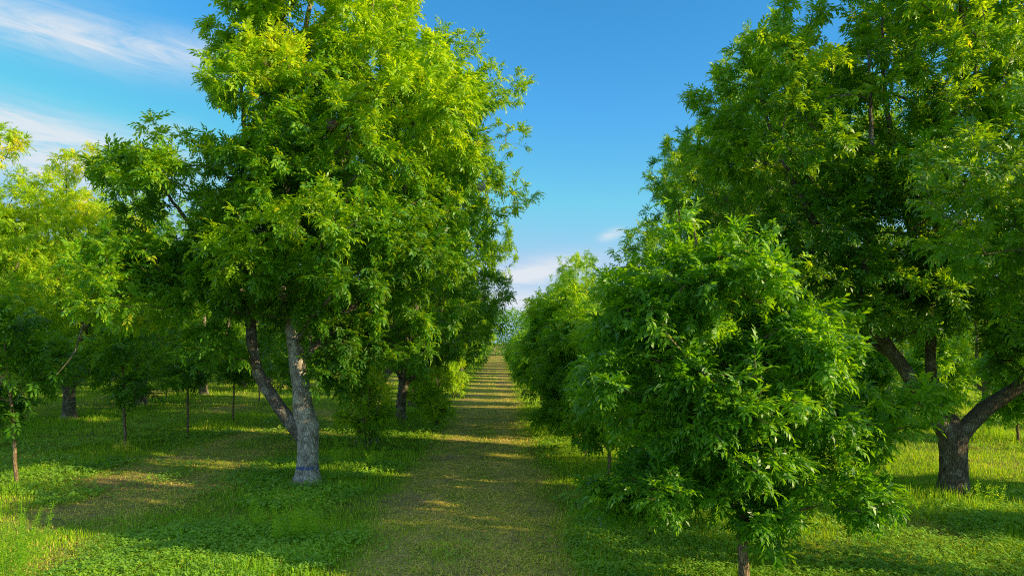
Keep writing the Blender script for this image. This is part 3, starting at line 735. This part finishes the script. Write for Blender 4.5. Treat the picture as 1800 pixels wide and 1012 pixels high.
kit_YF = auto_young(83, 5.6, 1.9, .9, .06, (.1, .1), tpls=TPL_FAR, n_sub=36, tips=330, lp=6, ls=1.35, trunk_=None) if False else auto_young(83, 5.6, 1.9, .9, .06, (.1, .1), tpls=TPL_FAR, n_sub=36, tips=360, lp=6, ls=1.3)

rt = random.Random(4)
def pick_big(d):
    return rt.choice(kit_B[:3]) if d < 36 else (rt.choice(kit_M) if d < 75 else rt.choice(kit_F))
def big(x, y, label, group, kit=None, rz=None, sc=None):
    d = math.hypot(x, y)
    s = sc if sc is not None else rt.uniform(.9, 1.06)
    return add_tree(kit or pick_big(d), 'pecan_tree', label, 'tree', (x, y, 0), rt.uniform(0, 6.28) if rz is None else rz, group, s)

# row left of the alley (its first tree is T1)
big(-5.0, 26.0, 'mature pecan with dark leaning trunk just behind the blue-banded pecan', G_L, kit_B[0], 0.0, 1.03)
big(-4.8, 33.5, 'mature pecan with straight grey bole, third in the row left of the alley', G_L, kit_B[1], 0.4, (.76, .78, 1.08))
Y = 41.0; k = 3
while Y < 186:
    big(-5 + rt.uniform(-.3, .3), Y + rt.uniform(-.4, .4), f'{ORD[k]} mature pecan from the camera in the row left of the alley' if Y < 100 else 'far mature pecan near the end of the row left of the alley',
        G_L if Y < 100 else 'far pecans at the end of the left row', rt.choice(kit_M if Y < 75 else kit_F), None, (.70, .70, rt.uniform(.86, .95)))
    Y += 8.3; k += 1
# row on the right (its first tree in full view is R1)
big(10.7, 10.0, 'dark mature pecan whose boughs enter at the upper right edge nearest the camera', G_R, kit_B[3], PI, (.76, .42, .66))
big(11.5, 25.2, 'mature pecan with sunlit pale bole, next behind the forked one on the right', G_R, kit_B[4], 0.0, (.90, .42, 1.08))
big(11.3, 32.8, 'mature pecan, third behind the forked one, crown edging the open sky', G_R, kit_B[2], 0.0, (1.06, .46, 1.06))
Y = 80.0; k = 3
while Y < 186:
    big((9.8 if Y < 100 else 10.6) + rt.uniform(-.3, .3), Y + rt.uniform(-.4, .4), ['nearest', 'second', 'third', 'fourth', 'fifth'][k - 3] + ' mature pecan beyond the gap in the right row' if Y < 125 else 'far mature pecan near the end of the right row',
        G_R if Y < 125 else 'far pecans at the end of the right row', kit_M[k % 2] if Y < 125 else kit_F[k % 2], k * PI, (.95, .55, 1.06))
    Y += 13; k += 1
# rows farther out
def outer(X, y0, y1, step, label, group, skip=(), sc=None):
    Y = y0; k = 0
    while Y < y1:
        if k not in skip:
            big(X + rt.uniform(-.4, .4), Y + rt.uniform(-.5, .5), label, group, sc=sc)
        Y += step; k += 1
big(-21.8, 26.6, 'sunlit yellow-green mature pecan at the left edge of the photo', 'sunlit pecans beyond the left clearing', kit_BY, 1.0, .95)
big(-21.5, 34.2, 'sunlit mature pecan behind the left clearing with grey trunk between the slender young trees', 'sunlit pecans beyond the left clearing', kit_BY, 3.0, .93)
outer(-21.5, 42, 130, 7.6, 'mature pecan in the shaded second row left of the alley', 'pecans of the second mature row on the left')
outer(-38, 44, 130, 8.0, 'mature pecan in the far third row left of the alley', 'pecans of the third mature row on the left')
outer(-54.5, 64, 130, 8.5, 'mature pecan in the farthest row on the left', 'pecans of the farthest row on the left')
outer(28, 30, 64, 9.5, 'mature pecan in the second row right of the alley behind the forked pecan', 'pecans of the second mature row on the right', (), .78)
outer(44.5, 52, 80, 9.5, 'mature pecan in the far third row right of the alley', 'pecans of the third mature row on the right', (), .7)

# young row right of the alley
x, y = 3.80, 10.55
add_tree(kit_Y1, 'young_pecan', 'bushy bright green young pecan on a thin bare stem in the right foreground', 'young tree', (x, y, 0), 0, G_YR)
add_tree(kit_Y[0], 'young_pecan', 'low-branched young pecan directly behind the foreground one, touching the alley edge', 'young tree', (3.75, 15.0, 0), .9, G_YR, .95)
for k, Yp in enumerate([19.2, 23.2, 27.3, 31.6, 36, 41, 46.5, 52, 58, 64, 70, 76, 83, 90, 98, 106, 115, 124, 134]):
    kit = kit_Y[0] if k in (1,) else (kit_Y[1] if Yp < 50 else kit_YF)
    add_tree(kit, 'young_pecan', f'{ORD[k + 2]} young pecan from the camera in the row right of the alley' if Yp < 60 else 'far young pecan small along the right side of the alley', 'young tree',
             (3.1 + rt.uniform(-.2, .2), Yp, 0), rt.uniform(0, 6.28), G_YR if Yp < 60 else 'far young pecans right of the alley', (.78, .80)[k] if k < 2 else rt.uniform(.85, 1.12) * (.85 if Yp > 38 else 1))
# slender young trees in the left clearing
for (px, py, kit, sc, lab) in [(30, 848, 0, 1.05, 'slender young pecan at the left edge with the lower stem lit tan by the sun'),
                               (220, 790, 0, 1.05, 'slender young pecan with a two-pronged crown rising from a tuft of tall grass'),
                               (330, 762, 1, 1.08, 'straight slender young pecan in the middle of the left clearing'),
                               (410, 740, 1, 1.0, 'slender young pecan just left of the forked pale trunk'),
                               (292, 705, 1, .9, 'small slender young pecan far back in the left clearing'), (455, 712, 0, 1.0, 'slender young pecan seen far behind the leaning limb of the forked trunk')]:
    x, y = at(px, py)
    o = add_tree(kit_S[kit], 'young_pecan', lab, 'young tree', (x, y, 0), rt.uniform(0, 6.28), G_YL, sc)
    o.rotation_euler[0] = rt.uniform(-.05, .05); o.rotation_euler[1] = rt.uniform(-.05, .05)
for Yp in (6.0, 10.5, 15.0):  # unseen trees added to throw streaky shade over the right foreground
    add_tree(kit_Y[1], 'young_pecan', 'unseen young pecan past the right edge, added to cast streaky shade', 'young tree', (19.9, Yp, 0), Yp, 'unseen shade-casting young pecans past the right edge', .95)
for k, Yp in enumerate([26, 31, 36, 42, 48, 55]):
    add_tree(kit_Y[1], 'young_pecan', 'dark young pecan at the right edge beyond the forked trunk' if k == 0 else 'young pecan in the row beyond the forked trunk on the right', 'young tree', (19.8, Yp, 0), rt.uniform(0, 6), 'young pecans beyond the forked trunk', rt.uniform(.7, .95))

# sucker shrub at the foot of the second left tree
sg = [([(0, 0, -.1), (.05, 0, .6), (.1, 0, 1.6), (.1, 0, 2.8)], [.05, .04, .03, .008])]
for a in range(6):
    c, s = math.cos(a * 1.05), math.sin(a * 1.05)
    sg.append(([(0, 0, .05), (c * .4, s * .4, 1.0), (c * .7, s * .7, 2.0 + .25 * (a % 3))], [.03, .022, .007]))
kit_sh = gen_tree(91, sg, [(0, 0, 1.6, .9, .9, 1.4), (.1, 0, 2.6, .6, .6, .7)], 22, 230, 7, TPL_FULL, M_LEAF, M_TWIG, M_TWIG, leaf_scale=.9, sub_r=(.3, .5), zrange=(0, 3), tint_mid=.62, trunk_sides=7)
add_tree(kit_sh, 'shrub', 'loose yellow-green sucker shrub at the foot of the dark leaning trunk', 'shrub', (-4.75, 24.6, 0), .5)

for px, py, sc, lab in ((768, 752, .75, 'low dark shrub at the lane edge beside the straight grey bole'), (742, 728, .9, 'leafy shrub growing between the boles left of the alley'), (800, 700, .9, 'small bushy shrub farther along the left edge of the alley')):
    x, y = at(px, py)
    add_tree(kit_sh, 'shrub', lab, 'shrub', (x, y, 0), px, None, sc)

# ------------------------------------------------------------------ tall weeds
def weed(px, py, h, n, spread, label, seed, tint=.55, feather=True):
    rng = np.random.default_rng(seed); x, y = at(px, py)
    t = thing('weed_plant', label, 'weed', (x, y, 0), 0, 'tall weeds in the grass')
    SVt, SQt, LV, LQ, LT, o1, o2 = [], [], [], [], [], 0, 0
    for i in range(n):
        a = rng.uniform(0, 6.28); r0 = rng.uniform(0, spread); hh = h * rng.uniform(.5, 1.0)
        b = np.array([math.cos(a) * r0, math.sin(a) * r0, -.02]); e = b + np.array([math.cos(a) * hh * .26 + rng.normal(0, .10), math.sin(a) * hh * .26 + rng.normal(0, .10), hh])
        mid = (b + e) / 2 + rng.normal(0, .03, 3)
        pp, rr = smooth_path([b, mid, e], [.006, .005, .002], .08)
        v, q = tube(pp, rr, 3); SVt.append(v); SQt.append(q + o1); o1 += len(v)
        m = int(hh * (150 if feather else 45)); tt = rng.uniform(.12, 1, m) ** .8
        P = np.array([np.interp(tt * (len(pp) - 1), np.arange(len(pp)), pp[:, c]) for c in range(3)]).T
        ang = rng.uniform(0, 6.28, m); ln = (.15 if feather else .13) * (1.15 - .75 * tt) * rng.uniform(.6, 1.2, m) * min(1, h / .8 + .3)
        d = np.column_stack([np.cos(ang), np.sin(ang), rng.uniform(.0, .8, m)]); d /= np.linalg.norm(d, axis=1, keepdims=True)
        sv_ = np.cross(d, rng.normal(0, 1, (m, 3))); sv_ /= np.linalg.norm(sv_, axis=1, keepdims=True)
        wd = (.004 if feather else .012)
        vv = np.stack([P, P + d * (ln * .5)[:, None] + sv_ * wd, P + d * ln[:, None] - [0, 0, .01], P + d * (ln * .5)[:, None] - sv_ * wd], axis=1).reshape(-1, 3)
        LV.append(vv); LQ.append(np.arange(m)[:, None] * 4 + np.arange(4) + o2); o2 += len(vv); LT.append(np.repeat(rng.normal(tint, .07, m), 4))
    sv2 = np.concatenate(SVt)
    link(bpy.data.objects.new('stems' if False else 'stem', np_mesh('stem', sv2, [np.concatenate(SQt)], [M_GRASS], [0], {'tint': np.full(len(sv2), .4)})), t)
    link(bpy.data.objects.new('foliage', np_mesh('foliage', np.concatenate(LV), [np.concatenate(LQ)], [M_GRASS], [0], {'tint': np.concatenate(LT)})), t)
weed(6, 1024, 1.35, 30, .5, 'tall feathery pale green weed in the bottom left corner', 1, .22)
weed(525, 945, .75, 34, .5, 'bright feathery weed clump standing below the blue-banded trunk', 2, .5)
weed(445, 930, .60, 12, .22, 'thin feathery weed left of the bright weed clump', 3, .5)
weed(705, 790, 1.0, 3, .06, 'slim upright weed spike beside the alley near the sucker shrub', 4, .6, False)
weed(592, 820, 1.1, 10, .22, 'tall shaded feathery weed just right of the blue-banded trunk', 5, .4)
weed(655, 822, .8, 12, .3, 'shaded feathery weed between the trunk and the alley', 6, .42)
weed(1570, 885, .45, 14, .25, 'leafy weed in front of the forked trunk on its left', 7, .5, False)
weed(1735, 885, .6, 18, .35, 'leafy weed clump just right of the forked trunk base', 8, .42, False)
weed(218, 795, .5, 22, .2, 'tuft of tall pale grass round the stem of the two-pronged young pecan', 9, .75)
weed(1640, 905, .4, 16, .4, 'low leafy weed below the forked trunk', 10, .45, False)

# ------------------------------------------------------------------ webworm nests
def nest(px, py, Y, s, label, seed, tone):
    m, nt, out = new_mat('web_silk'); L = nt.links.new
    tc = N(nt, 'ShaderNodeTexCoord'); n = N(nt, 'ShaderNodeTexNoise'); n.inputs['Scale'].default_value = 14; n.inputs['Detail'].default_value = 5; L(tc.outputs['Object'], n.inputs['Vector'])
    r = ramp(nt, [(.35, tuple(c * .85 for c in tone)), (.6, tone)], n.outputs['Fac'])
    d = N(nt, 'ShaderNodeBsdfDiffuse'); L(r.outputs[0], d.inputs[0]); tr = N(nt, 'ShaderNodeBsdfTranslucent'); L(r.outputs[0], tr.inputs[0])
    mx = N(nt, 'ShaderNodeMixShader'); mx.inputs[0].default_value = .55; L(d.outputs[0], mx.inputs[1]); L(tr.outputs[0], mx.inputs[2]); L(mx.outputs[0], out.inputs[0])
    rng = np.random.default_rng(seed); u = np.linspace(0, PI, 14); a = np.arange(20) / 20 * 2 * PI
    V = []
    for ui in u:
        rr = math.sin(ui) * (1 + .25 * np.sin(3 * a + seed) + rng.normal(0, .22, 20)) * (1.0 - .35 * math.cos(ui))
        V.append(np.column_stack([np.cos(a) * rr * s * .55, np.sin(a) * rr * s * .45, np.full(20, -math.cos(ui) * s * .55) + rng.normal(0, .02, 20)]))
    V = np.concatenate(V); i = np.arange(13)[:, None]; j = np.arange(20)[None]
    q = np.stack([i * 20 + j, i * 20 + (j + 1) % 20, (i + 1) * 20 + (j + 1) % 20, (i + 1) * 20 + j], axis=2).reshape(-1, 4)
    o = bpy.data.objects.new('webworm_nest', np_mesh('webworm_nest', V, [q], [m], smooth=True)); o['label'] = label; o['category'] = 'web nest'; o['group'] = 'webworm nests in the crowns'
    o.location = ((px - VPX) / 1200 * Y, Y, H + (HOR - py) / 1200 * Y); o.rotation_euler = (.3, .5, seed); link(o)
nest(846, 328, 19.9, .22, 'pale grey silky web nest in the crown left of the alley', 1, (.86, .87, .90))
nest(582, 222, 16.5, .26, 'small brownish web nest among the upper branches of the tallest pecan', 2, (.40, .30, .24))

# ------------------------------------------------------------------ the wood that closes the view
def woodland():
    rng = np.random.default_rng(99)
    V, D, S, T = [], [], [], []
    n = 42000
    a = rng.uniform(-1.0, 1.0, n); d = 196 + rng.uniform(0, 22, n)
    x = np.tan(a) * d * .9; y = d
    hmax = 10 + 7 * vnoise(x, y * 0, 9, 3, 40)
    z = rng.uniform(0, 1, n) ** .8 * hmax
    P = np.column_stack([x, y, z]); Dd = rng.normal(0, 1, (n, 3)) + [0, -.3, -.1]
    lv, lq, lt = place_leaves(rng, P, Dd, rng.uniform(2.0, 3.6, n), .35 + .3 * (vnoise(x, z, 4, 2, 41) - .5) + rng.normal(0, .06, n), TPL_FAR)
    o = link(bpy.data.objects.new('distant_woodland', np_mesh('distant_woodland', lv, [lq], [M_LEAF], [0], {'tint': lt})))
    o['kind'] = 'stuff'; o['label'] = 'dark distant woodland closing the end of the alley'; o['category'] = 'woodland'
woodland()
